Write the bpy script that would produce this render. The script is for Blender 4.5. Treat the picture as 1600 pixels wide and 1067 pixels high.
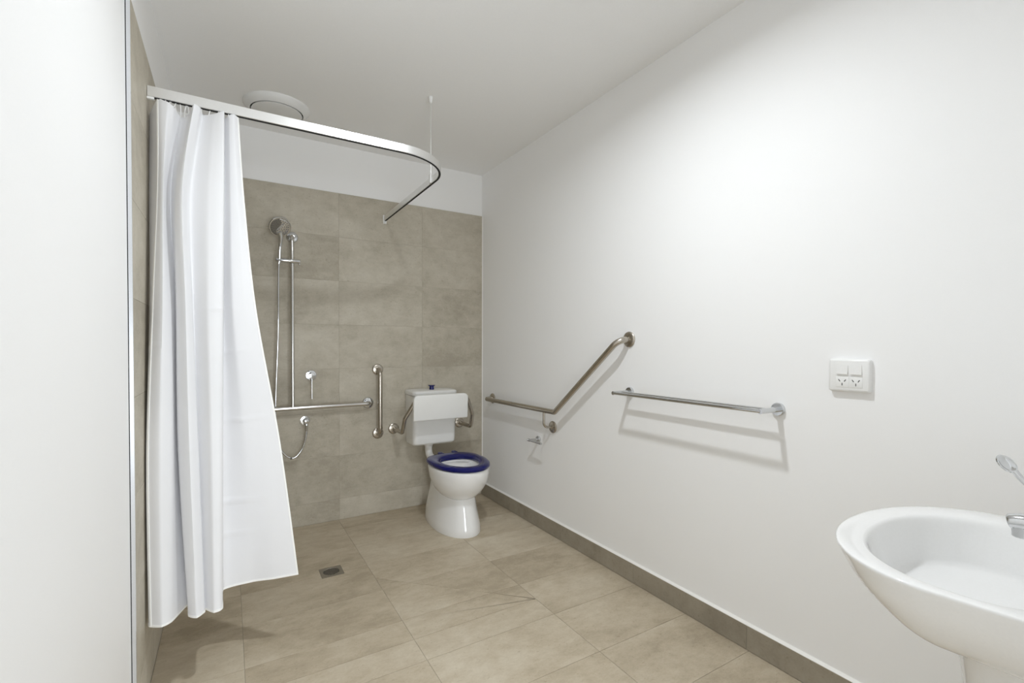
import bpy, bmesh, math, random
from math import sin, cos, pi, radians, sqrt
from mathutils import Vector, Matrix

for o in list(bpy.data.objects):
    bpy.data.objects.remove(o, do_unlink=True)
SC = bpy.context.scene
COL = SC.collection

# ------------------------------------------------------------------ camera
CAM_H = 1.2091
yaw, pit, rol = radians(31.1655), radians(-0.8567), radians(0.1111)
fwd0 = Vector((sin(yaw), cos(yaw), 0)); rgt0 = Vector((cos(yaw), -sin(yaw), 0)); up0 = Vector((0, 0, 1))
fwd = fwd0 * cos(pit) + up0 * sin(pit)
up1 = up0 * cos(pit) - fwd0 * sin(pit)
rgt = rgt0 * cos(rol) + up1 * sin(rol)
up = up1 * cos(rol) - rgt0 * sin(rol)
cam = bpy.data.cameras.new('camera')
cam.sensor_width = 36.0
cam.sensor_fit = 'HORIZONTAL'
cam.lens = 733.83 / 1600 * 36
cam.shift_y = (550.9 - 533.5) / 1600
cam.clip_start = 0.02
camo = bpy.data.objects.new('camera', cam)
COL.objects.link(camo)
M = Matrix((rgt, up, -fwd)).transposed().to_4x4()
M.translation = (0, 0, CAM_H)
camo.matrix_world = M
SC.camera = camo

# ------------------------------------------------------------------ world and lights
W = bpy.data.worlds.new('daylight'); SC.world = W
W.use_nodes = True
bg = W.node_tree.nodes['Background']
bg.inputs[0].default_value = (0.95, 0.975, 1.0, 1)
bg.inputs[1].default_value = 0.15

def area_disk(name, loc, size, watts, col=(1, .97, .93), spread=180):
    l = bpy.data.lights.new(name, 'AREA'); l.shape = 'DISK'; l.size = size; l.energy = watts; l.color = col
    l.spread = radians(spread)
    o = bpy.data.objects.new(name, l); COL.objects.link(o); o.location = loc
    return o
area_disk('ceiling_downlight', (0.77, 1.19, 2.565), 0.10, 15.6, (.915, .962, 1), 165)     # the lamp whose shadows fall on the walls
area_disk('hall_downlight', (0.30, -1.20, 2.565), 0.10, 8, (.915, .962, 1))         # the next one along; its light is cut by the door head
wl = bpy.data.lights.new('doorway_fill', 'AREA'); wl.shape = 'RECTANGLE'; wl.size = 2.4; wl.size_y = 1.2   # added frontal fill beyond the doorway; no window is known there
wl.energy = 102; wl.color = (.90, .955, 1)
wlo = bpy.data.objects.new('doorway_fill', wl); COL.objects.link(wlo)
wlo.location = (.35, -2.6, .65); wlo.rotation_euler = (radians(90), 0, 0)

SC.cycles.max_bounces = 16
SC.cycles.diffuse_bounces = 12          # white rooms live on light that bounces many times
SC.view_settings.view_transform = 'Standard'
SC.view_settings.look = 'None'
SC.view_settings.exposure = 0.20
SC.view_settings.gamma = 1.0
SC.view_settings.use_curve_mapping = False

# room numbers (metres)
XR, YB, XL, ZC, ZT = 1.7704, 3.4038, -0.2557, 2.5832, 2.2546
TT = 0.011                      # tile build-up on the walls
YT, XT = YB - TT, XL + TT       # faces of the tiled walls
Y0 = -1.3                       # the floor runs on through the doorway

# ------------------------------------------------------------------ materials
def new_mat(name):
    m = bpy.data.materials.new(name); m.use_nodes = True
    return m, m.node_tree.nodes, m.node_tree.links, m.node_tree.nodes['Principled BSDF']

def simple(name, col, rough=.5, metal=0., spec=.5, coat=0., bump=0., bscale=200.):
    m, n, l, b = new_mat(name)
    b.inputs['Base Color'].default_value = (*col, 1)
    b.inputs['Roughness'].default_value = rough
    b.inputs['Metallic'].default_value = metal
    b.inputs['Specular IOR Level'].default_value = spec
    b.inputs['Coat Weight'].default_value = coat
    b.inputs['Coat Roughness'].default_value = .03
    tc = n.new('ShaderNodeTexCoord'); nz = n.new('ShaderNodeTexNoise'); nz.inputs['Scale'].default_value = bscale
    l.new(tc.outputs['Object'], nz.inputs['Vector'])
    # a whisper of tonal grain so that no surface is perfectly flat
    mx = n.new('ShaderNodeMix'); mx.data_type = 'RGBA'; mx.blend_type = 'MIX'
    mx.inputs[6].default_value = (*[c * .97 for c in col], 1); mx.inputs[7].default_value = (*[min(1, c * 1.02) for c in col], 1)
    l.new(nz.outputs['Fac'], mx.inputs[0]); l.new(mx.outputs[2], b.inputs['Base Color'])
    if bump:
        bp = n.new('ShaderNodeBump'); bp.inputs['Strength'].default_value = bump; bp.inputs['Distance'].default_value = .001
        l.new(nz.outputs['Fac'], bp.inputs['Height']); l.new(bp.outputs['Normal'], b.inputs['Normal'])
    return m

def tile_mat(name, dark, mid, light, stretch, rough=.55):
    m, n, l, b = new_mat(name)
    tc = n.new('ShaderNodeTexCoord'); oi = n.new('ShaderNodeObjectInfo')
    mul = n.new('ShaderNodeVectorMath'); mul.operation = 'SCALE'; mul.inputs['Scale'].default_value = 37.
    cmb = n.new('ShaderNodeCombineXYZ')
    for i in range(3): l.new(oi.outputs['Random'], cmb.inputs[i])
    l.new(cmb.outputs[0], mul.inputs[0])
    mp = n.new('ShaderNodeMapping'); mp.inputs['Scale'].default_value = stretch
    l.new(tc.outputs['Object'], mp.inputs['Vector'])
    add = n.new('ShaderNodeVectorMath'); add.operation = 'ADD'
    l.new(mp.outputs[0], add.inputs[0]); l.new(mul.outputs[0], add.inputs[1])
    def noise(sc, det, ro=.6, dist=0.):
        z = n.new('ShaderNodeTexNoise'); z.inputs['Scale'].default_value = sc; z.inputs['Detail'].default_value = det
        z.inputs['Roughness'].default_value = ro; z.inputs['Distortion'].default_value = dist
        l.new(add.outputs[0], z.inputs['Vector']); return z.outputs['Fac']
    def math_(op, a, bb):
        q = n.new('ShaderNodeMath'); q.operation = op
        for i, v in enumerate((a, bb)):
            if isinstance(v, (int, float)): q.inputs[i].default_value = v
            else: l.new(v, q.inputs[i])
        return q.outputs[0]
    big = noise(2.6, 5, .62, .4); mid_n = noise(14, 6, .7); fine = noise(120, 3, .7)
    f = math_('ADD', math_('MULTIPLY', big, .52), math_('MULTIPLY', mid_n, .34))
    f = math_('ADD', f, math_('MULTIPLY', fine, .14))
    f = math_('ADD', f, math_('MULTIPLY', math_('SUBTRACT', oi.outputs['Random'], .5), .10))
    cr = n.new('ShaderNodeValToRGB')
    cr.color_ramp.elements[0].position = .38; cr.color_ramp.elements[0].color = (*dark, 1)
    cr.color_ramp.elements[1].position = .66; cr.color_ramp.elements[1].color = (*light, 1)
    e = cr.color_ramp.elements.new(.5); e.color = (*mid, 1)
    l.new(f, cr.inputs[0])
    # small pits
    pit_ = noise(70, 2, .5)
    pr = n.new('ShaderNodeValToRGB'); pr.color_ramp.elements[0].position = .26; pr.color_ramp.elements[0].color = (.84, .82, .79, 1)
    pr.color_ramp.elements[1].position = .36; pr.color_ramp.elements[1].color = (1, 1, 1, 1)
    l.new(pit_, pr.inputs[0])
    mx = n.new('ShaderNodeMix'); mx.data_type = 'RGBA'; mx.blend_type = 'MULTIPLY'; mx.inputs[0].default_value = 1
    l.new(cr.outputs[0], mx.inputs[6]); l.new(pr.outputs[0], mx.inputs[7]); l.new(mx.outputs[2], b.inputs['Base Color'])
    b.inputs['Roughness'].default_value = rough; b.inputs['Specular IOR Level'].default_value = .35
    bp = n.new('ShaderNodeBump'); bp.inputs['Strength'].default_value = .12; bp.inputs['Distance'].default_value = .001
    l.new(fine, bp.inputs['Height']); l.new(bp.outputs['Normal'], b.inputs['Normal'])
    return m

def cloth_mat():
    m, n, l, b = new_mat('white_polyester')
    out = n['Material Output']
    tc = n.new('ShaderNodeTexCoord'); nz = n.new('ShaderNodeTexNoise'); nz.inputs['Scale'].default_value = 9
    nz.inputs['Detail'].default_value = 5
    l.new(tc.outputs['Object'], nz.inputs['Vector'])
    bp = n.new('ShaderNodeBump'); bp.inputs['Strength'].default_value = .25; bp.inputs['Distance'].default_value = .006
    l.new(nz.outputs['Fac'], bp.inputs['Height'])
    b.inputs['Base Color'].default_value = (.87, .87, .88, 1); b.inputs['Roughness'].default_value = .75
    b.inputs['Sheen Weight'].default_value = .1
    l.new(bp.outputs['Normal'], b.inputs['Normal'])
    tr = n.new('ShaderNodeBsdfTranslucent'); tr.inputs[0].default_value = (.84, .845, .88, 1)
    l.new(bp.outputs['Normal'], tr.inputs['Normal'])
    mx = n.new('ShaderNodeMixShader'); mx.inputs[0].default_value = .22
    l.new(b.outputs[0], mx.inputs[1]); l.new(tr.outputs[0], mx.inputs[2]); l.new(mx.outputs[0], out.inputs[0])
    return m

MT = {
    'paint': simple('white_wall_paint', (.90, .90, .90), .55, spec=.25, bump=.05, bscale=600),
    'ceil': simple('ceiling_paint', (.90, .90, .90), .8, spec=.2),
    'tile_w': tile_mat('stone_look_wall_tile', (.375, .338, .270), (.465, .425, .347), (.560, .520, .440), (1, 1, 1.4)),
    'tile_f': tile_mat('stone_look_floor_tile', (.385, .322, .232), (.490, .418, .312), (.600, .535, .425), (.9, 1.5, 1)),
    'tile_s': tile_mat('stone_look_skirting_tile', (.255, .224, .174), (.315, .280, .220), (.375, .335, .270), (1, 1, 1)),
    'grout': simple('grey_grout', (.40, .365, .295), .9),
    'grout_f': simple('floor_grout', (.36, .32, .25), .9),
    'caulk': simple('white_caulk', (.88, .87, .84), .45),
    'chrome': simple('polished_chrome', (.66, .67, .68), .07, metal=1),
    'steel': simple('brushed_stainless', (.49, .45, .39), .27, metal=1),
    'steel2': simple('polished_stainless', (.66, .65, .63), .20, metal=1),
    'alu': simple('satin_aluminium', (.86, .86, .85), .33, metal=.85),
    'trimalu': simple('bright_aluminium_trim', (.84, .86, .90), .16, metal=1),
    'dark': simple('dark_gap', (.02, .02, .02), .8),
    'slot': simple('socket_slot_dark', (.06, .06, .06), .7),
    'ceramic': simple('white_vitreous_china', (.84, .84, .835), .07, spec=.6, coat=.4),
    'plastic': simple('white_plastic', (.84, .84, .83), .28),
    'cistern': simple('white_cistern_plastic', (.83, .83, .815), .25),
    'pad': simple('white_backrest_pad', (.82, .82, .80), .38),
    'blue': simple('royal_blue_plastic', (.004, .006, .105), .16, spec=.35, coat=.08),
    'cloth': cloth_mat(),
    'hem': simple('cream_hem_stitching', (.88, .875, .85), .8),
    'nozzle': simple('rubber_nozzle', (.10, .10, .11), .6),
    'facegrey': simple('shower_face_plate', (.20, .19, .165), .32, metal=.5),
    'lens': simple('shower_spray_lens', (.56, .55, .52), .22, metal=.75),
    'drain': simple('drain_steel', (.40, .37, .32), .35, metal=.9),
    'water': simple('bowl_water', (.62, .64, .64), .02, spec=.6),
    'vent': simple('vent_white', (.76, .76, .75), .5),
}

# ------------------------------------------------------------------ object helpers
ORG = {}
def empty(name, loc, label, cat, group=None):
    o = bpy.data.objects.new(name, None); o.empty_display_size = .05; o.location = loc; COL.objects.link(o)
    o['label'] = label; o['category'] = cat
    if group: o['group'] = group
    ORG[o.name] = Vector(loc)
    return o

def obj(name, geo, mat, parent=None, smooth=40, label=None, kind=None, mods=None, origin=None):
    """geo = (verts, faces) in world coordinates, linked as ONE mesh object"""
    vs, fs = geo
    org = ORG[parent.name] if parent is not None else Vector(origin or (0, 0, 0))
    me = bpy.data.meshes.new(name)
    me.from_pydata([(v[0] - org[0], v[1] - org[1], v[2] - org[2]) for v in vs], [], fs)
    bm = bmesh.new(); bm.from_mesh(me)
    bmesh.ops.recalc_face_normals(bm, faces=bm.faces)
    bm.to_mesh(me); bm.free()
    me.materials.append(MT[mat])
    if smooth:
        me.polygons.foreach_set('use_smooth', [True] * len(me.polygons))
        me.set_sharp_from_angle(angle=radians(smooth))
    o = bpy.data.objects.new(name, me); COL.objects.link(o)
    if parent is not None: o.parent = parent
    else: o.location = org
    ORG[o.name] = org
    if label: o['label'] = label
    if kind: o['kind'] = kind
    return o

def tag(o, label, cat, group=None):
    o['label'] = label; o['category'] = cat
    if group: o['group'] = group
    return o

def join(*geos):
    V, F = [], []
    for v, f in geos:
        k = len(V); V += [tuple(p) for p in v]; F += [tuple(i + k for i in q) for q in f]
    return V, F

def box(x0, x1, y0, y1, z0, z1):
    v = [(x, y, z) for z in (z0, z1) for y in (y0, y1) for x in (x0, x1)]
    return v, [(0, 2, 3, 1), (4, 5, 7, 6), (0, 1, 5, 4), (2, 6, 7, 3), (0, 4, 6, 2), (1, 3, 7, 5)]

def rbox(x0, x1, y0, y1, z0, z1, r, seg=3, sel=None):
    """box with rounded edges; sel(edge midpoint, direction) picks which edges"""
    bm = bmesh.new()
    v, f = box(x0, x1, y0, y1, z0, z1)
    bv = [bm.verts.new(p) for p in v]
    for q in f: bm.faces.new([bv[i] for i in q])
    ed = [e for e in bm.edges if sel is None or sel((e.verts[0].co + e.verts[1].co) / 2, (e.verts[1].co - e.verts[0].co).normalized())]
    bmesh.ops.bevel(bm, geom=ed, offset=r, segments=seg, profile=.5, affect='EDGES', clamp_overlap=True)
    bm.verts.index_update()
    out = ([tuple(p.co) for p in bm.verts], [tuple(p.index for p in q.verts) for q in bm.faces])
    bm.free(); return out

def loft(rings, cap0=True, cap1=True, closed=True):
    n = len(rings[0]); V = [tuple(p) for r in rings for p in r]; F = []
    for i in range(len(rings) - 1):
        for j in range(n if closed else n - 1):
            k = (j + 1) % n
            F.append((i * n + j, i * n + k, (i + 1) * n + k, (i + 1) * n + j))
    if cap0: F.append(tuple(range(n - 1, -1, -1)))
    if cap1: F.append(tuple((len(rings) - 1) * n + j for j in range(n)))
    return V, F

def basis(d):
    d = Vector(d).normalized()
    a = Vector((0, 0, 1)) if abs(d.z) < .9 else Vector((1, 0, 0))
    u = d.cross(a).normalized(); return d, u, u.cross(d)

def lathe(c, d, prof, n=32):
    """prof = [(distance along d, radius)...] turned about the axis c + t d"""
    c = Vector(c); d, u, w = basis(d)
    rings = [[c + d * t + (u * cos(2 * pi * j / n) + w * sin(2 * pi * j / n)) * max(r, 1e-5) for j in range(n)] for t, r in prof]
    return loft(rings)

def fillet(pts, r, seg=8):
    P = [Vector(p) for p in pts]; out = [P[0]]
    for i in range(1, len(P) - 1):
        rr = r[i - 1] if isinstance(r, (list, tuple)) else r
        a = (P[i - 1] - P[i]); b = (P[i + 1] - P[i]); la, lb = a.length, b.length
        a.normalize(); b.normalize()
        ang = a.angle(b)
        if ang > pi - .01 or rr <= 0: out.append(P[i]); continue
        t = min(rr / math.tan(ang / 2), la * .49 if i > 1 else la * .98, lb * .49 if i < len(P) - 2 else lb * .98)
        rad = t * math.tan(ang / 2)
        c = P[i] + (a + b).normalized() * (rad / sin(ang / 2))
        s = P[i] + a * t - c; e = P[i] + b * t - c; th = s.angle(e)
        for k in range(seg + 1):
            q = k / seg
            out.append(c + (s * sin((1 - q) * th) + e * sin(q * th)) / sin(th))
    out.append(P[-1]); return out

def tube(path, r, n=16, cap=True):
    P = [Vector(p) for p in path]; m = len(P)
    rr = r if isinstance(r, (list, tuple)) else [r] * m
    T = [(P[min(i + 1, m - 1)] - P[max(i - 1, 0)]).normalized() for i in range(m)]
    _, u, _ = basis(T[0]); rings = []
    for i in range(m):
        u = (u - T[i] * u.dot(T[i])).normalized(); w = T[i].cross(u)
        rings.append([P[i] + (u * cos(2 * pi * j / n) + w * sin(2 * pi * j / n)) * rr[i] for j in range(n)])
    return loft(rings, cap, cap)

def catmull(P, n):
    P = [Vector(p) for p in P]; out = []
    for i in range(len(P) - 1):
        p0, p1, p2, p3 = P[max(i - 1, 0)], P[i], P[i + 1], P[min(i + 2, len(P) - 1)]
        for k in range(n):
            t = k / n
            out.append(.5 * ((2 * p1) + (p2 - p0) * t + (2 * p0 - 5 * p1 + 4 * p2 - p3) * t * t + (3 * p1 - p0 - 3 * p2 + p3) * t ** 3))
    out.append(P[-1]); return out

def flange(c, d, r=.038, t=.010):
    """domed round cover plate against a wall; d points out of the wall"""
    return lathe(c, d, [(0, r * .2), (0, r), (t * .55, r), (t * .85, r * .93), (t, r * .8), (t * 1.25, r * .52), (t * 1.25, r * .3)], 32)

def oval(cx, yf, yb, ym, hw, z, n=64, ef=2., eb=2.6):
    """plan outline of a pan or seat: elliptical towards yf, squarer towards yb"""
    out = []
    for j in range(n):
        a = 2 * pi * j / n; s, c = sin(a), cos(a)
        e = ef if s < 0 else eb
        x = math.copysign(abs(c) ** (2 / e), c) * hw
        y = math.copysign(abs(s) ** (2 / e), s) * ((ym - yf) if s < 0 else (yb - ym))
        out.append((cx + x, ym + y, z))
    return out

# ------------------------------------------------------------------ room shell
def struct(name, geo, mat, parent=None, smooth=0, label=None):
    o = obj(name, geo, mat, parent, smooth)
    if parent is None: o['kind'] = 'structure'
    if label: o['label'] = label
    return o

floor = struct('floor', box(XL - .15, XR + .15, Y0, YB + .15, -.12, -.0015), 'grout_f', label='beige stone-look tiled floor')
wall_back = struct('wall_back', box(XL - .15, XR + .15, YB, YB + .15, -.12, ZC), 'paint', label='back wall, tiled below a white painted band')
wall_left = struct('wall_left', box(XL - .15, XL, Y0, YB, -.0015, ZC), 'paint', label='white left wall with a tiled shower end')
wall_right = struct('wall_right', box(XR, XR + .15, -.14, YB, -.0015, ZC), 'paint', label='plain white right wall')
wall_front = struct('wall_front', join(box(.74, XR, -.14, -.02, -.0015, ZC), box(XL, .74, -.14, -.02, 2.045, ZC)), 'paint', label='white wall behind the basin')
ceiling = struct('ceiling', box(XL - .15, XR + .15, Y0, YB + .15, ZC, ZC + .12), 'ceil', label='plain white ceiling')

# --- tiles -------------------------------------------------------------
CH = .0007
GAP = [.0009]
def prism(poly, place, t):
    """chamfered tile from a convex outline; place((a, b), height) gives world points"""
    n = len(poly)
    cx = sum(p[0] for p in poly) / n; cy = sum(p[1] for p in poly) / n
    area2 = sum(poly[i][0] * poly[(i + 1) % n][1] - poly[(i + 1) % n][0] * poly[i][1] for i in range(n))
    if area2 < 0: poly = poly[::-1]
    def inset(d):
        out = []
        for i in range(n):
            p0, p1, p2 = Vector(poly[i - 1]), Vector(poly[i]), Vector(poly[(i + 1) % n])
            a = (p1 - p0).normalized(); b = (p2 - p1).normalized()
            na, nb = Vector((-a.y, a.x)), Vector((-b.y, b.x))
            k = 1 + na.dot(nb)
            out.append(p1 + (na + nb) * (d / max(k, .2)))
        return out
    g, h = inset(GAP[0]), inset(GAP[0] + CH)
    return loft([[place(p, 0) for p in g], [place(p, t - CH * .5) for p in g], [place(p, t) for p in h]])

def clip(poly, a, b, c):
    """keep the part with a x + b y >= c"""
    out = []
    for i in range(len(poly)):
        p, q = poly[i], poly[(i + 1) % len(poly)]
        dp, dq = a * p[0] + b * p[1] - c, a * q[0] + b * q[1] - c
        if dp >= 0: out.append(p)
        if (dp > 0) != (dq > 0) and abs(dp - dq) > 1e-9:
            t = dp / (dp - dq); out.append((p[0] + (q[0] - p[0]) * t, p[1] + (q[1] - p[1]) * t))
    return out
def parea(poly):
    return abs(sum(poly[i][0] * poly[(i + 1) % len(poly)][1] - poly[(i + 1) % len(poly)][0] * poly[i][1] for i in range(len(poly)))) / 2

# floor tiles with the cuts that fall the shower floor to its drain
fx = [XT, .046, .648, 1.251, XR - .010]
fy = [Y0 + .02] + [1.092 + .3025 * k for k in range(-7, 8)] + [YT]
fy = sorted(y for y in fy if y <= YT)
DG = (.648, 2.44, 1.251, 1.845)
dn = (DG[3] - DG[1], -(DG[2] - DG[0])); dc = dn[0] * DG[0] + dn[1] * DG[1]
DRX0, DRX1, DRY0, DRY1 = .410, .522, 2.574, 2.690
for i in range(len(fx) - 1):
    for j in range(len(fy) - 1):
        if fy[j + 1] - fy[j] < .01: continue
        x0, x1 = fx[i], fx[i + 1]
        if fy[j + 1] < .1: x0, x1 = max(x0, XL + .004), x1
        cell = [(x0, fy[j]), (x1, fy[j]), (x1, fy[j + 1]), (x0, fy[j + 1])]
        polys = [cell]
        def split(polys, a, b, c):
            out = []
            for q in polys:
                for s in (1, -1):
                    w = clip(q, a * s, b * s, c * s)
                    if len(w) > 2 and parea(w) > 1e-5: out.append(w)
            return out
        if i <= 2: polys = split(polys, 0, 1, 1.845)
        if i == 2: polys = [w for q in polys for w in (split([q], dn[0], dn[1], dc) if min(p[1] for p in q) > 1.84 else [q])]
        if x0 < DRX0 < x1 and fy[j] < DRY0 < fy[j + 1]:                 # notched round the drain
            polys = [[(x0, fy[j]), (x1, fy[j]), (x1, fy[j + 1]), (DRX1, fy[j + 1]), (DRX1, DRY0), (DRX0, DRY0), (DRX0, fy[j + 1]), (x0, fy[j + 1])]]
        elif x0 < DRX0 < x1 and fy[j] < DRY1 < fy[j + 1]:
            polys = [[(x0, fy[j]), (DRX0, fy[j]), (DRX0, DRY1), (DRX1, DRY1), (DRX1, fy[j]), (x1, fy[j]), (x1, fy[j + 1]), (x0, fy[j + 1])]]
        for q in polys:
            obj('floor_tile', prism(q, lambda p, h: (p[0], p[1], -.0015 + h), .0015), 'tile_f', floor, 0)

# back wall tiles
GAP[0] = .0006
gb = obj('grout_bed', box(XT, XR, YT + .0015, YB, -.0015, ZT), 'grout', wall_back, 0)
wx = [XT, .0553, .6568, 1.2583, XR - .0015]
wz = [0] + sorted(ZT - .3015 * k for k in range(8))
for i in range(4):
    for j in range(len(wz) - 1):
        q = [(wx[i], wz[j]), (wx[i + 1], wz[j]), (wx[i + 1], wz[j + 1]), (wx[i], wz[j + 1])]
        obj('wall_tile', prism(q, lambda p, h: (p[0], YT + .0015 - h, p[1]), .0015), 'tile_w', wall_back, 0)
# left wall tiles, ending in a bright edge trim
YTR = 1.800
gl = obj('grout_bed', box(XL, XT - .0015, YTR, YB, -.0015, ZT), 'grout', wall_left, 0)
wy = [YTR + .001, 2.191, 2.792, YT]
for i in range(3):
    for j in range(len(wz) - 1):
        q = [(wy[i], wz[j]), (wy[i + 1], wz[j]), (wy[i + 1], wz[j + 1]), (wy[i], wz[j + 1])]
        obj('wall_tile', prism(q, lambda p, h: (XT - .0015 + h, p[0], p[1]), .0015), 'tile_w', wall_left, 0)
trim = struct('trim_1', join(box(XL + .0022, XT + .0012, YTR - .003, YTR, 0, ZT + .001), box(XT - .0005, XT + .0012, YTR, YTR + .002, 0, ZT + .001)), 'trimalu',
              label='bright aluminium strip along the edge of the left wall tiles')
obj('shadow_gap', box(XL, XL + .0024, YTR - .0034, YTR - .0005, 0, ZT + .001), 'dark', trim, 0)  # dark-coloured strip stands in for the shade between trim and wall
struct('trim_2', box(XR - .0055, XR, YT - .004, YT + .0015, .1, ZT), 'caulk', label='thin white bead where the tiled back wall meets the right wall')

# skirting tiles on the right wall
GAP[0] = .0009
SK = .098
base = struct('baseboard_right', box(XR - .0095, XR, .0, YT, 0, SK - .002), 'grout', label='stone-look tile skirting along the right wall')
ys = [0.0, .49, 1.10, 1.712, 2.322, 2.941, YT]
for a, b in zip(ys[:-1], ys[1:]):
    q = [(a, 0), (b, 0), (b, SK), (a, SK)]
    obj('skirting_tile', prism(q, lambda p, h: (XR - .0095 - h, p[0], p[1]), .0015), 'tile_s', base, 0)
obj('caulk_bead', loft([[(XR - .0105, y, SK - .002), (XR, y, SK - .002), (XR, y, SK + .009), (XR - .005, y, SK + .006), (XR - .0112, y, SK + .0012)] for y in (0, YT)]), 'caulk', base, 0)

# ------------------------------------------------------------------ shower curtain rail
RZ0, RZ1 = 2.105, 2.143
RP = [Vector((XT + .002, 2.141, 0)), Vector((.700, 2.141, 0))]
for k in range(1, 16):
    a = -pi / 2 + pi / 2 * k / 16
    RP.append(Vector((.700 + .274 * cos(a), 2.415 + .274 * sin(a), 0)))
RP += [Vector((.974, 2.415, 0)), Vector((.974, YT - .002, 0))]
def rail_strip(hw, z0, z1):
    rings = []
    for i, p in enumerate(RP):
        t = (RP[min(i + 1, len(RP) - 1)] - RP[max(i - 1, 0)]).normalized(); nn = Vector((t.y, -t.x, 0))
        r = .0015
        sec = [(-hw, z0 + r), (-hw + r, z0), (hw - r, z0), (hw, z0 + r), (hw, z1 - r), (hw - r, z1), (-hw + r, z1), (-hw, z1 - r)]
        rings.append([(p.x + nn.x * s, p.y + nn.y * s, z) for s, z in sec])
    return loft(rings)
rail = empty('curtain_rail', (.40, 2.141, RZ0), 'curved aluminium shower curtain rail hung from the ceiling', 'curtain rail')
obj('track', rail_strip(.007, RZ0, RZ1), 'alu', rail, 30)
obj('glide_channel', rail_strip(.0052, RZ0 - .0035, RZ0), 'dark', rail, 30, label='dark slot under the track')
hr = obj('hanger_rod', tube([(.968, 2.474, 2.128), (.968, 2.474, ZC - .004)], .0042, 12), 'alu', rail)
obj('ceiling_cup', lathe((.968, 2.474, ZC), (0, 0, -1), [(0, .012), (.006, .0125), (.028, .0085), (.036, .0075), (.036, .004)], 20), 'plastic', hr)
obj('hanger_clip', rbox(.9595, .9668, 2.462, 2.486, RZ0 + .002, RZ1 + .014, .002), 'plastic', rail)
eb = obj('end_bracket', join(rbox(.962, .988, YT - .005, YT, RZ0 - .020, RZ1 + .006, .002), rbox(.966, .984, YT - .022, YT - .004, RZ0 - .018, RZ0 - .001, .002)), 'plastic', rail, label='white bracket at the back wall end')
obj('end_bracket', rbox(XT, XT + .022, 2.1335, 2.1485, RZ0 - .009, RZ0 - .0005, .002), 'plastic', rail)

# ------------------------------------------------------------------ shower curtain
# fold lines from the wall end to the free edge, each given at five heights (x, y)
CUR = [
    [(-0.227, 2.230), (-0.232, 2.200), (-0.236, 2.150), (-0.241, 2.080), (-0.234, 2.040)],
    [(-0.242, 2.185), (-0.242, 2.150), (-0.236, 2.080), (-0.240, 2.000), (-0.237, 1.990)],
    [(-0.211, 2.105), (-0.211, 2.080), (-0.223, 2.040), (-0.235, 1.990), (-0.230, 1.975)],
    [(-0.180, 2.090), (-0.192, 2.060), (-0.192, 2.010), (-0.199, 1.970), (-0.197, 1.955)],
    [(-0.162, 2.100), (-0.183, 2.100), (-0.172, 2.050), (-0.168, 2.000), (-0.171, 1.975)],
    [(-0.144, 2.150), (-0.173, 2.115), (-0.162, 2.090), (-0.159, 2.075), (-0.133, 2.068)],
    [(-0.121, 2.130), (-0.155, 2.060), (-0.155, 2.040), (-0.151, 2.020), (-0.124, 1.985)],
    [(-0.102, 2.100), (-0.135, 2.040), (-0.127, 2.010), (-0.117, 1.980), (-0.099, 1.958)],
    [(-0.083, 2.120), (-0.122, 2.080), (-0.110, 2.040), (-0.093, 2.010), (-0.077, 1.985)],
    [(-0.076, 2.150), (-0.110, 2.100), (-0.105, 2.060), (-0.091, 2.030), (-0.075, 2.005)],
    [(-0.038, 2.120), (-0.059, 2.070), (-0.061, 2.020), (-0.053, 1.985), (-0.048, 1.965)],
    [(-0.008, 2.110), (-0.011, 2.070), (-0.016, 2.030), (-0.019, 2.000), (-0.022, 1.980)],
    [(-0.005, 2.150), (-0.008, 2.130), (-0.012, 2.125), (-0.018, 2.130), (-0.021, 2.130)],
    [(0.009, 2.125), (0.012, 2.105), (0.017, 2.090), (0.053, 2.095), (0.081, 2.118)],
    [(0.024, 2.120), (0.035, 2.100), (0.058, 2.085), (0.113, 2.080), (0.151, 2.085)],
    [(0.040, 2.140), (0.058, 2.120), (0.095, 2.090), (0.174, 2.070), (0.237, 2.056)],
]
ZL = [2.095, 1.767, 1.347, .830]
ZTOP = [2.062, 2.060, 2.086, 2.080, 2.070, 2.058, 2.066, 2.098, 2.098, 2.085, 2.086, 2.101, 2.090, 2.095, 2.101, 2.099]
rng = random.Random(4)
cols3 = []
for i, c in enumerate(CUR):
    zh = .258 + .027 * max(0, (c[4][0] + .03) / .267)
    z = [ZTOP[i]] + ZL[1:] + [zh]
    cols3.append(catmull([(c[k][0], c[k][1], z[k]) for k in range(5)], 60))
grid = []
for r in range(len(cols3[0])):
    sm_, li_ = catmull([c[r] for c in cols3], 8), []
    for q in range(len(cols3) - 1):
        li_ += [cols3[q][r].lerp(cols3[q + 1][r], k / 8) for k in range(8)]
    li_.append(cols3[-1][r])
    grid.append([p.lerp(q, .45) for p, q in zip(sm_, li_)])
creases = [(1.345, 0.0, 1), (1.345, .75, 1), (1.18, .8, 1), (.92, .85, .8), (.84, .45, .8), (1.20, .1, .7), (.60, .8, 1.2), (.47, .78, 1.0)]
for r, row in enumerate(grid):
    for j, p in enumerate(row):
        u = j / (len(row) - 1)
        d = 0
        for cz, cu, amp in creases:
            zz = cz + (u - cu) * .10
            d += amp * .0050 * math.exp(-((p.z - zz) / .006) ** 2) * max(0, 1 - abs(u - cu) / .16)
        p.y -= d
        if j < 5: p.x += .0022 * sin(p.z * 46 + j) * max(0, min(1, (1.1 - p.z) * 2))
        p.x = max(p.x, XT + .002)
cur = empty('shower_curtain', (-.05, 2.08, .258), 'white fabric shower curtain bunched at the left wall', 'shower curtain')
nR, nC = len(grid), len(grid[0])
V = [tuple(p) for row in grid for p in row]
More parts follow.
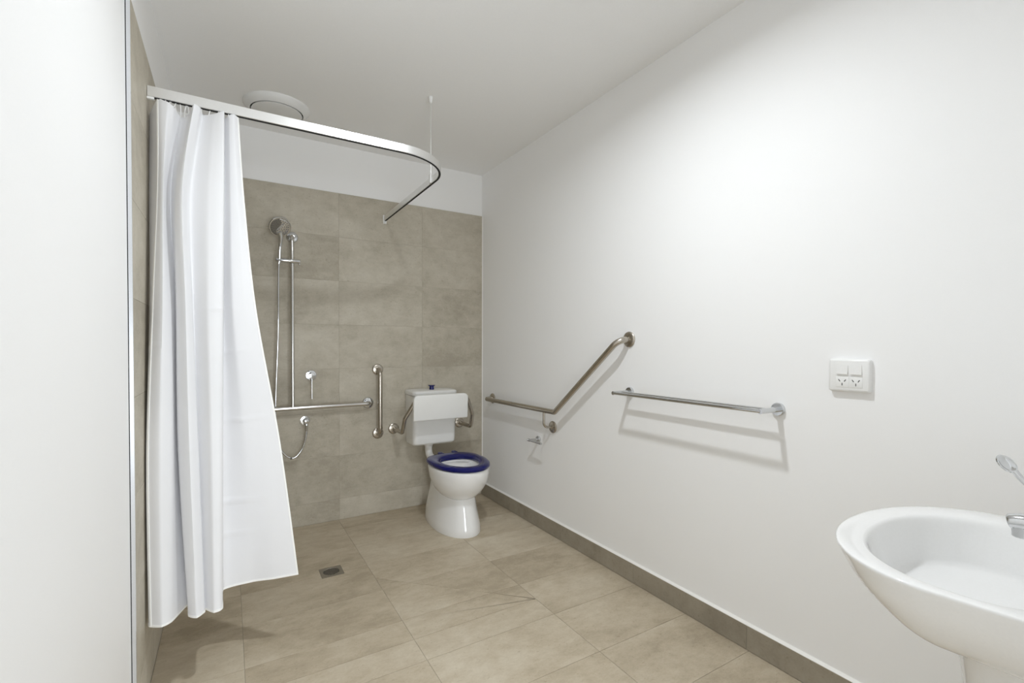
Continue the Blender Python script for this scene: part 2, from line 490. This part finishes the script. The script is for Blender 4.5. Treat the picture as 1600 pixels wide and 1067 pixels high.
F = [(r * nC + c, r * nC + c + 1, (r + 1) * nC + c + 1, (r + 1) * nC + c) for r in range(nR - 1) for c in range(nC - 1)]
co = obj('fabric', (V, F), 'cloth', cur, 65)
sm = co.modifiers.new('thickness', 'SOLIDIFY'); sm.thickness = .0006
def edge_band(pts, inward, w, name):
    """stitched hem: a slim folded band wrapped over the edge of the cloth"""
    rings = []
    for i, p in enumerate(pts):
        t = (pts[min(i + 1, len(pts) - 1)] - pts[max(i - 1, 0)]).normalized(); ii = (inward[i] - p).normalized()
        nn = t.cross(ii).normalized() * .0012
        rings.append([p + nn - ii * .001, p + ii * w + nn, p + ii * w - nn, p - nn - ii * .001])
    return obj(name, loft(rings), 'hem', co, 30)
edge_band(grid[-1], [Vector((p.x, p.y, p.z + .1)) for p in grid[-1]], .006, 'hem')
edge_band([row[-1] for row in grid[::3] + [grid[-1]]], [row[-4] for row in grid[::3] + [grid[-1]]], .005, 'side_hem')
sr = grid[::3] + [grid[-1]]
edge_band([row[16] + Vector((0, -.0012, 0)) for row in sr], [row[19] + Vector((0, -.0012, 0)) for row in sr], .004, 'side_hem')
for k, u in enumerate((.13, .155, .19, .225, .26, .295, .33, .37, .41, .58, .64, .70, .86, .93)):
    p = grid[0][int(u * (nC - 1))]
    top = Vector((p.x + .006 * sin(k * 2.1), 2.141, RZ0 - .0035))
    mid = (p + top) / 2 + Vector((.003 * cos(k * 3), -.004, 0))
    obj('curtain_hook', tube(catmull([top, mid, Vector((p.x, p.y, p.z - .006))], 4), .0016, 6), 'plastic', cur)

# ------------------------------------------------------------------ exhaust fan
fan = empty('exhaust_fan', (.251, 3.04, ZC), 'round white ceiling exhaust fan above the shower', 'exhaust fan')
obj('outer_ring', lathe((.251, 3.04, ZC), (0, 0, -1), [(0, .150), (0, .174), (.006, .174), (.022, .158), (.034, .146), (.036, .142), (.034, .1375), (.012, .1375)], 72), 'vent', fan, 50)
obj('centre_disc', lathe((.251, 3.04, ZC), (0, 0, -1), [(.012, .10), (.030, .131), (.037, .1325), (.0385, .130), (.0385, .01)], 72), 'vent', fan, 50)
obj('air_gap', lathe((.251, 3.04, ZC), (0, 0, -1), [(.001, .10), (.001, .139), (.013, .139), (.013, .10)], 48), 'dark', fan, 50, label='dark gap round the disc')

# ------------------------------------------------------------------ shower fittings on the back wall
NB = (0, -1, 0)
t = empty('shower_grab_rail', (.36, YT, .80), 'shiny T-shaped shower grab rail with vertical riser on tiled wall', 'grab rail')
obj('horizontal_bar', tube(fillet([(.851, YT, .80), (.851, YT - .062, .80), (-.15, YT - .062, .80), (-.15, YT, .80)], .03), .0148, 20), 'steel2', t)
obj('vertical_bar', tube(fillet([(.357, YT - .064, .80), (.357, YT - .064, 1.913), (.363, YT, 1.915)], .040), .0122, 20), 'steel2', t)
obj('flange', flange((.851, YT, .80), NB, .040, .012), 'chrome', t)
obj('flange', flange((-.15, YT, .80), NB, .040, .012), 'chrome', t)
obj('flange', flange((.364, YT, 1.915), NB, .036, .014), 'chrome', t)

s = empty('hand_shower', (.28, YT - .09, 1.75), 'chrome hand shower with round head clipped on the riser', 'shower head')
obj('slider', join(lathe((.260, YT - .080, 1.748), (1, 0, 0), [(0, .010), (.002, .0125), (.005, .0138), (.138, .0138), (.142, .0125), (.144, .009)], 24),
                   lathe((.398, YT - .080, 1.748), (0, 0, -1), [(0, .006), (.022, .006), (.024, .004)], 12)), 'chrome', s)
hn = Vector((.10, -.83, -.52)).normalized(); hc = Vector((.281, YT - .135, 1.945))
head = obj('head', lathe(hc, -hn, [(-.008, .052), (-.007, .060), (-.002, .0645), (.008, .064), (.020, .054), (.030, .034), (.034, .012)], 48), 'chrome', s)
d_, u_, w_ = basis(hn)
def on_face(a, b, h): return hc + u_ * a + w_ * b + hn * (.008 + h)
def dome(a, b): return .0035 * (1 - (a * a + b * b) / .0036)
lens = []
for k in range(40):            # raised S-edged half of the face
    a = 2 * pi * k / 40
    lens.append((cos(a) * .054, sin(a) * .054))
def s_edge(y): return .012 * sin(y / .054 * pi) - .010
right = [(sqrt(max(0, .055 ** 2 - y * y)) * 1.0, y) for y in [(-.055 + .11 * i / 24) for i in range(25)]]
leftc = [(min(s_edge(y), sqrt(max(0, .055 ** 2 - y * y))), y) for y in [(.055 - .11 * i / 24) for i in range(25)]]
SGN = 1 if u_.x > 0 else -1
def side(pts, h): return [on_face(SGN * a, b, h) for a, b in pts]
obj('face_plate', lathe(hc + hn * .0075, hn, [(0, .0565), (.0015, .056), (.0025, .050), (.003, .02)], 48), 'facegrey', head, 40)
obj('spray_lens', loft([side(right + leftc, .0005), side(right + leftc, .0042), side([(a * .94 + .002, b * .94) for a, b in right + leftc], .0058)]), 'lens', head, 40)
noz = []
for ring, cnt in ((.012, 5), (.024, 10), (.036, 16), (.047, 22)):
    for k in range(cnt):
        a = 2 * pi * k / cnt + ring * 40
        x, y = cos(a) * ring, sin(a) * ring
        hh = .0050 if x > s_edge(y) + .004 else .0022
        if abs(x - s_edge(y)) < .004: continue
        noz.append(lathe(on_face(SGN * x, y, hh), hn, [(-.002, .0029), (.0014, .0027), (.0022, .0015)], 8))
obj('nozzles', join(*noz), 'nozzle', head, 40, kind='stuff')
obj('handle', tube(catmull([hc - hn * .014 - Vector((0, 0, .040)), Vector((.287, YT - .112, 1.880)), Vector((.284, YT - .094, 1.820)), Vector((.281, YT - .080, 1.735))], 6),
                   [.019 - .0085 * min(1, k / 9) for k in range(19)], 16), 'chrome', s)
hp = [(.281, YT - .080, 1.738), (.276, YT - .074, 1.66), (.274, YT - .060, 1.288), (.262, YT - .052, .961), (.257, YT - .05, .756), (.264, YT - .05, .633), (.292, YT - .05, .527), (.351, YT - .05, .474), (.404, YT - .05, .513), (.434, YT - .05, .595), (.440, YT - .05, .675)]
hose = obj('hose', tube(catmull(hp, 8), .0062, 10), 'chrome', s, label='thin chrome flexible hose')
obj('hose_stop', lathe((.343, YT - .05, .4745), (1, 0, 0), [(0, .006), (.001, .008), (.005, .008), (.006, .006)], 14), 'dark', hose)
e = empty('shower_outlet_elbow', (.438, YT, .707), 'round chrome wall elbow feeding the shower hose', 'wall elbow')
obj('wall_disc', lathe((.438, YT, .707), NB, [(0, .02), (0, .031), (.006, .031), (.009, .029), (.010, .02)], 32), 'chrome', e)
obj('elbow', lathe((.438, YT - .009, .707), NB, [(0, .017), (.042, .017), (.047, .0155), (.049, .010)], 24), 'chrome', e)
obj('hose_nut', lathe((.440, YT - .048, .697), (0, 0, -1), [(0, .008), (.008, .0105), (.024, .0105), (.028, .009), (.052, .009), (.056, .0065)], 18), 'chrome', e)
m = empty('mixer_tap', (.476, YT, 1.008), 'round chrome shower mixer tap with a downward pin lever', 'tap')
obj('wall_plate', lathe((.476, YT, 1.008), NB, [(0, .02), (0, .0345), (.005, .0345), (.008, .032), (.009, .02)], 36), 'chrome', m)
obj('knob', lathe((.476, YT - .008, 1.008), NB, [(0, .021), (.032, .021), (.036, .0195), (.037, .01)], 30), 'chrome', m)
obj('lever', tube([(.476, YT - .034, .994), (.476, YT - .038, .900), (.476, YT - .042, .852)], [.0042, .0036, .0036], 12), 'chrome', m)

g = empty('vertical_grab_rail', (.921, YT, .577), 'short vertical stainless grab rail between shower and toilet', 'grab rail')
obj('bar', tube(fillet([(.921, YT, 1.036), (.921, YT - .066, 1.036), (.921, YT - .066, .577), (.921, YT, .577)], .048, 10), .0162, 20), 'steel', g)
obj('flange', flange((.921, YT, 1.036), NB, .039), 'steel', g)
obj('flange', flange((.921, YT, .577), NB, .039), 'steel', g)

# ------------------------------------------------------------------ toilet
TX = 1.302
pan = empty('toilet_pan', (TX, 2.95, 0), 'white china toilet pan with a royal blue seat', 'toilet')
def orings(rows, eb=2.6): return [oval(TX, yf, yb, ym, hw, z, 72, 2.0, eb) for z, yf, yb, ym, hw in rows]
bowl = orings([(.205, 2.80, 2.86, 2.83, .02), (.212, 2.735, 2.90, 2.83, .062), (.225, 2.700, 2.93, 2.83, .096), (.245, 2.668, 2.955, 2.83, .124), (.275, 2.636, 2.98, 2.83, .149),
               (.31, 2.610, 3.005, 2.83, .167), (.35, 2.590, 3.03, 2.83, .178), (.39, 2.580, 3.045, 2.83, .183), (.415, 2.579, 3.055, 2.83, .184), (.424, 2.581, 3.055, 2.83, .182), (.427, 2.586, 3.05, 2.83, .177),
               (.427, 2.640, 2.97, 2.82, .132), (.420, 2.646, 2.955, 2.82, .124), (.39, 2.65, 2.94, 2.82, .122), (.34, 2.67, 2.92, 2.82, .112), (.29, 2.71, 2.90, 2.82, .085), (.268, 2.75, 2.88, 2.82, .055)])
ped = orings([(0, 2.645, 3.255, 2.90, .148), (.006, 2.642, 3.258, 2.90, .150), (.05, 2.652, 3.255, 2.90, .145), (.10, 2.668, 3.250, 2.90, .135), (.15, 2.682, 3.235, 2.90, .126),
              (.20, 2.694, 3.215, 2.90, .119), (.25, 2.712, 3.19, 2.92, .116), (.30, 2.75, 3.15, 2.94, .122), (.35, 2.80, 3.11, 2.95, .136), (.39, 2.83, 3.08, 2.95, .146), (.415, 2.85, 3.06, 2.95, .146)], 2.3)
obj('bowl', loft(bowl), 'ceramic', pan, 60)
obj('pedestal', loft(ped), 'ceramic', pan, 60)
obj('water', loft([oval(TX, 2.70, 2.905, 2.82, .088, .300, 40, 2, 2.2), oval(TX, 2.70, 2.905, 2.82, .088, .301, 40, 2, 2.2)]), 'water', pan, 0)
SR = [(.430, 2.572, 3.05, .183), (.428, 2.590, 3.04, .172), (.428, 2.648, 2.955, .126), (.432, 2.640, 2.960, .121), (.444, 2.640, 2.955, .120), (.451, 2.636, 2.962, .124),
      (.457, 2.622, 2.985, .138), (.459, 2.600, 3.020, .160), (.455, 2.577, 3.048, .180), (.447, 2.566, 3.056, .188), (.437, 2.566, 3.056, .188)]
rings = [oval(TX, yf, yb, 2.84, hw, z, 80, 2.0, 3.0 if hw > .15 else 2.3) for z, yf, yb, hw in SR]
seat = obj('seat', loft(rings + [rings[0]], False, False), 'blue', pan, 50, label='glossy royal blue open seat')
for hx in (1.268, 1.372):
    obj('hinge', join(lathe((hx, 3.066, .427), (0, 0, 1), [(0, .016), (.030, .016), (.034, .013)], 18), rbox(hx - .017, hx + .017, 3.035, 3.075, .440, .459, .004)), 'blue', seat)

CX = 1.292
cis = empty('toilet_cistern', (CX, 3.31, .48), 'white wall-hung toilet cistern with a blue flush button', 'cistern')
def crect(x0, x1, y0, y1, r, z, n=6):
    out = []
    for cx, cy, a0, rr in ((x1 - r, y1 - .008, 0, .008), (x0 + r, y1 - .008, pi / 2, .008), (x0 + r, y0 + r, pi, r), (x1 - r, y0 + r, 1.5 * pi, r)):
        cx2 = (x1 - rr) if cx > (x0 + x1) / 2 else (x0 + rr)
        cy2 = (y1 - rr) if cy > (y0 + y1) / 2 else (y0 + rr)
        for k in range(n + 1):
            a = a0 + pi / 2 * k / n
            out.append((cx2 + rr * cos(a), cy2 + rr * sin(a), z))
    return out
def cr(hw, yf, z, r=.035): return crect(CX - hw, CX + hw, yf, YT - .004, r, z)
obj('tank', loft([cr(.145, 3.250, .487), cr(.158, 3.226, .490), cr(.163, 3.216, .500), cr(.164, 3.212, .53), cr(.167, 3.205, .846)]), 'cistern', cis, 35)
obj('lid', loft([cr(.166, 3.206, .848), cr(.171, 3.196, .850), cr(.172, 3.194, .868), cr(.170, 3.198, .876), cr(.163, 3.208, .881), cr(.10, 3.25, .883)]), 'cistern', cis, 35)
obj('flush_button', lathe((CX, 3.288, .883), (0, 0, 1), [(0, .018), (.018, .0165), (.024, .0165), (.026, .024), (.031, .025), (.033, .023)], 28), 'blue', cis, 40, label='raised royal blue flush button')
obj('flush_pipe', tube(fillet([(1.272, 3.30, .49), (1.272, 3.30, .40), (1.275, 3.12, .36)], .05), .026, 20), 'plastic', cis)
obj('flush_pipe_nut', lathe((1.272, 3.30, .489), (0, 0, -1), [(0, .034), (.014, .034), (.018, .030), (.030, .0285)], 24), 'plastic', cis)
obj('inlet_valve', lathe((1.168, 3.33, .489), (0, 0, -1), [(0, .012), (.012, .012), (.014, .009)], 16), 'plastic', cis)

br = empty('padded_back_support', (CX, YT, .60), 'white padded toilet backrest held by bent steel rails', 'back support')
for sx in (-1, 1):
    fxx = CX + .008 + sx * .264
    pth = fillet([(fxx, YT, .600), (fxx, 3.185, .600), (fxx - sx * .006, 3.150, .700), (fxx - sx * .075, 3.103, .838), (CX + sx * .10, 3.130, .838)], [.035, .05, .035, .02], 8)
    obj('rail', tube(pth, .0152, 18), 'steel', br)
    obj('flange', flange((fxx, YT, .600), NB, .039), 'steel', br)
pd = rbox(-.204, .204, -.016, .016, -.089, .089, .032, 5, lambda c, d: abs(d.y) > .9 and c.z > 0)
bmv = []
for x, y, z in pd[0]:
    zz = z
    yy = y - .0 * z
    bmv.append((CX - .008 + x, 3.090 + yy - .06 * (z), .777 + zz))
pb = bmesh.new(); bv = [pb.verts.new(p) for p in bmv]
for q in pd[1]: pb.faces.new([bv[i] for i in q])
pb.normal_update()
sharp = [ed for ed in pb.edges if len(ed.link_faces) == 2 and ed.calc_face_angle(0) > radians(50)]
bmesh.ops.bevel(pb, geom=sharp, offset=.007, segments=3, profile=.5, affect='EDGES', clamp_overlap=True)
pb.verts.index_update()
obj('pad', ([tuple(v.co) for v in pb.verts], [tuple(v.index for v in f.verts) for f in pb.faces]), 'pad', br, 40, label='white rounded back pad')
pb.free()

# ------------------------------------------------------------------ right wall fittings
NR = (-1, 0, 0)
BX = XR - .068
a = empty('angled_grab_rail', (XR, 2.42, .80), 'bent stainless grab rail rising along the white wall', 'grab rail')
obj('bar', tube(fillet([(XR, 3.214, .797), (BX, 3.214, .797), (BX, 2.312, .803), (BX, 1.768, 1.239), (XR, 1.758, 1.242)], [.04, .03, .055], 10), .0162, 20), 'steel', a)
obj('flange', flange((XR, 3.214, .797), NR, .039), 'steel', a)
obj('flange', flange((XR, 1.758, 1.242), NR, .040), 'steel', a)
obj('support_stem', tube(fillet([(BX, 2.425, .795), (BX, 2.425, .693), (XR, 2.418, .691)], .03), .0075, 14), 'steel', a)
obj('flange', flange((XR, 2.418, .691), NR, .038), 'steel', a)

h = empty('toilet_roll_holder', (XR, 2.579, .586), 'small empty chrome toilet roll holder below the grab rail', 'roll holder')
obj('wall_disc', lathe((XR, 2.579, .586), NR, [(0, .01), (0, .022), (.010, .022), (.012, .020)], 28), 'chrome', h)
obj('arm', tube([(XR - .010, 2.579, .586), (XR - .078, 2.579, .586)], .0085, 16), 'chrome', h)
obj('roll_bar', join(tube([(XR - .072, 2.588, .586), (XR - .072, 2.448, .586)], .0075, 16), lathe((XR - .072, 2.600, .586), (0, -1, 0), [(0, .008), (.001, .0098), (.012, .0098), (.013, .008)], 18)), 'chrome', h)

r = empty('towel_rail', (XR, 1.37, .972), 'chrome double towel rail on the white wall', 'towel rail')
for yy in (1.749, .988):
    obj('wall_disc', lathe((XR, yy, .972), NR, [(0, .012), (0, .0245), (.012, .0245), (.014, .0225)], 32), 'chrome', r)
    obj('arm', tube([(XR - .012, yy, .972), (XR - .122, yy, .972)], [.0105, .0095], 20), 'chrome', r)
for k, xx in enumerate((XR - .117, XR - .062)):
    obj('towel_bar', tube([(xx, 1.749, .972), (xx, .988, .972)], .0076, 16), 'chrome', r)

p = empty('power_outlet', (XR, .75, 1.113), 'white double power outlet with two switches', 'power outlet')
def sel_front(c, d): return c.x < XR - .012 or (abs(d.x) > .9)
pl = rbox(XR - .020, XR, .690, .811, 1.058, 1.167, .0085, 4, lambda c, d: c.x < XR - .001)
obj('cover_plate', pl, 'plastic', p, 30)
for k, yy in enumerate((.768, .728)):
    # rocker tilted out at its lower edge
    v = rbox(-.0165, .0165, 0, 1, -.0155, .0155, .0018, 2)
    vv = [(XR - .0195 - (y * (.0028 + (.0030 if z < 0 else -.0012))), yy + x, 1.132 + z) for x, y, z in v[0]]
    obj('rocker_switch', (vv, v[1]), 'plastic', p, 30)
    so = obj('socket', rbox(XR - .0212, XR - .019, yy - .019, yy + .019, 1.073, 1.107, .0009, 2), 'plastic', p, 30)
    for ang, dy, dz in ((-35, .0085, .005), (35, -.0085, .005), (0, 0, -.0075)):
        ca, sa = cos(radians(ang)), sin(radians(ang))
        pts = [(-.0013, -.0042), (.0013, -.0042), (.0013, .0042), (-.0013, .0042)]
        ring = lambda xx: [(xx, yy + dy + (q[0] * ca - q[1] * sa), 1.0905 + dz + (q[0] * sa + q[1] * ca)) for q in pts]
        obj('pin_slot', loft([ring(XR - .0205), ring(XR - .0215)]), 'slot', so, 0)

# ------------------------------------------------------------------ floor drain
d = empty('floor_drain', (.466, 2.632, 0), 'square stainless shower floor drain with a round slotted grate', 'floor drain')
dcx, dcy = (DRX0 + DRX1) / 2, (DRY0 + DRY1) / 2
def sqring(hs, z): return [(dcx + hs * max(-1, min(1, 1.42 * cos(2 * pi * (k + .5) / 48))), dcy + hs * max(-1, min(1, 1.42 * sin(2 * pi * (k + .5) / 48))), z) for k in range(48)]
def ciring(rr, z): return [(dcx + rr * cos(2 * pi * (k + .5) / 48), dcy + rr * sin(2 * pi * (k + .5) / 48), z) for k in range(48)]
obj('frame', loft([sqring(.0545, -.0014), sqring(.0545, .0004), ciring(.041, .0006), ciring(.040, -.0010)], False, False), 'drain', d, 25)
obj('drain_well', loft([ciring(.0405, -.0014), ciring(.0405, -.0012)]), 'dark', d, 0)
for k in range(-4, 5):
    off = k * .0090; hl = sqrt(max(0, .0385 ** 2 - off * off))
    ca, sa = cos(radians(35)), sin(radians(35))
    qs = [(-hl, off - .0016), (hl, off - .0016), (hl, off + .0016), (-hl, off + .0016)]
    f_ = lambda z: [(dcx + x * ca - y * sa, dcy + x * sa + y * ca, z) for x, y in qs]
    obj('grate_bar', loft([f_(-.0010), f_(.0003)]), 'drain', d, 0)

# ------------------------------------------------------------------ basin and tap
BXC = 1.240
YW = -.02
def bring(sc, yf, z, hw=.287, ym=.30, n=88, wall=.215):
    """plan outline of the basin: rounded nose, sides drawing in towards the wall"""
    out = []
    for j in range(n):
        a = 2 * pi * j / n; s_, c_ = sin(a), cos(a)
        if s_ >= 0:
            x = math.copysign(abs(c_) ** (2 / 2.15), c_) * hw * sc; y = ym + abs(s_) ** (2 / 2.15) * (yf - ym)
        else:
            tt = abs(s_) ** (2 / 5.)
            y = ym - tt * (ym - YW)
            hwy = hw * sc - (hw - wall) * sc * ((ym - y) / (ym - YW)) ** 1.6
            x = math.copysign(abs(c_) ** (2 / 5.), c_) * hwy
        out.append((BXC + x, y, z))
    return out
basin = empty('wash_basin', (BXC, YW, .30), 'white oval china wash basin at the right edge', 'basin')
BZ = .820
outer = [bring(.30, .315, .676), bring(.50, .338, .680), bring(.68, .374, .692), bring(.80, .412, .712), bring(.89, .452, .741), bring(.95, .483, .770), bring(.985, .502, .798), bring(.998, .511, .812), bring(1.0, .513, .817), bring(.996, .5115, .8195), bring(.985, .506, BZ + .0005)]
def inn(hw, yf, yb, z, ym=.28, n=88):
    out = []
    for j in range(n):
        a = 2 * pi * j / n; s_, c_ = sin(a), cos(a); e_ = 2.2 if s_ >= 0 else 2.5
        out.append((BXC + math.copysign(abs(c_) ** (2 / e_), c_) * (hw if c_ > 0 else hw + .040 * (hw / .22)), ym + math.copysign(abs(s_) ** (2 / e_), s_) * ((yf - ym) if s_ >= 0 else (ym - yb)), z))
    return out
inner = [inn(.220, .466, .128, BZ), inn(.214, .461, .132, BZ - .004), inn(.209, .457, .136, BZ - .014), inn(.199, .448, .146, BZ - .050), inn(.188, .438, .156, BZ - .084), inn(.181, .431, .162, BZ - .096), inn(.166, .416, .172, BZ - .103), inn(.12, .36, .20, BZ - .108), inn(.03, .29, .265, BZ - .113)]
def dense(rings, k=4):
    """more rings along the loft, so that the silhouette is smooth"""
    n = len(rings[0]); cols = [catmull([r[j] for r in rings], k) for j in range(n)]
    return [[c[i] for c in cols] for i in range(len(cols[0]))]
obj('bowl', loft(dense(outer) + dense(inner, 3)), 'ceramic', basin, 60)
obj('shroud', loft([[(BXC + .146 * w * (abs(c) ** .8) * math.copysign(1, c), (.16 + (.155 * w * abs(s) ** .8 if s > 0 else -abs(s) ** .4 * .18)), z) for c, s in [(cos(2 * pi * k / 48), sin(2 * pi * k / 48)) for k in range(48)]] for z, w in ((.30, .80), (.31, .86), (.45, .95), (.60, 1.02), (.70, 1.10))]), 'ceramic', basin, 50)
obj('waste', lathe((BXC, .275, BZ - .1125), (0, 0, 1), [(0, .01), (0, .030), (.003, .029), (.004, .022), (.0025, .018), (.0025, .005)], 28), 'chrome', basin)

tp = empty('basin_mixer_tap', (BXC, .075, BZ), 'chrome basin mixer with a long care lever at right edge', 'tap')
obj('body', lathe((BXC, .075, BZ), (0, 0, 1), [(0, .027), (.004, .027), (.006, .023), (.095, .022), (.100, .023), (.130, .022), (.137, .017), (.139, .008)], 32), 'chrome', tp)
sp = obj('spout', tube(catmull([(BXC, .075, .888), (BXC, .14, .893), (BXC, .20, .893), (BXC, .250, .888), (BXC, .266, .884)], 5), [.019] * 10 + [.018, .0175, .017, .0165, .016, .0155, .015, .0145, .014, .012, .006], 20), 'chrome', tp)
obj('aerator', lathe((BXC, .248, .884), (0, 0, -1), [(0, .0135), (.012, .0135), (.016, .0130), (.022, .0130), (.024, .011)], 24), 'chrome', sp)
lv = catmull([(BXC, .085, .945), (BXC, .14, .932), (BXC, .195, .930), (BXC, .228, .946), (BXC, .249, .967), (BXC, .258, .979)], 6)
lever = obj('lever', tube(lv, [.0085 - .0035 * min(1, i / 22) for i in range(len(lv))], 16), 'chrome', tp, 50)
pc = Vector((BXC - .001, .2685, .991)); pa = Vector((0, .66, .75)).normalized()          # spoon end of the care lever
pn = Vector((-.78, -.42, .38)); pn = (pn - pa * pn.dot(pa)).normalized(); pw = pn.cross(pa)
def spoon(sa, sw, h): return [pc + pa * (sa * cos(2 * pi * k / 32)) + pw * (sw * sin(2 * pi * k / 32)) + pn * h for k in range(32)]
obj('lever_paddle', loft([spoon(.008, .005, -.0050), spoon(.0155, .0098, -.0032), spoon(.0182, .0118, 0), spoon(.0170, .0110, .0026), spoon(.0150, .0094, .0028), spoon(.0125, .0076, .0008), spoon(.004, .003, -.0005)]), 'chrome', lever, 50)
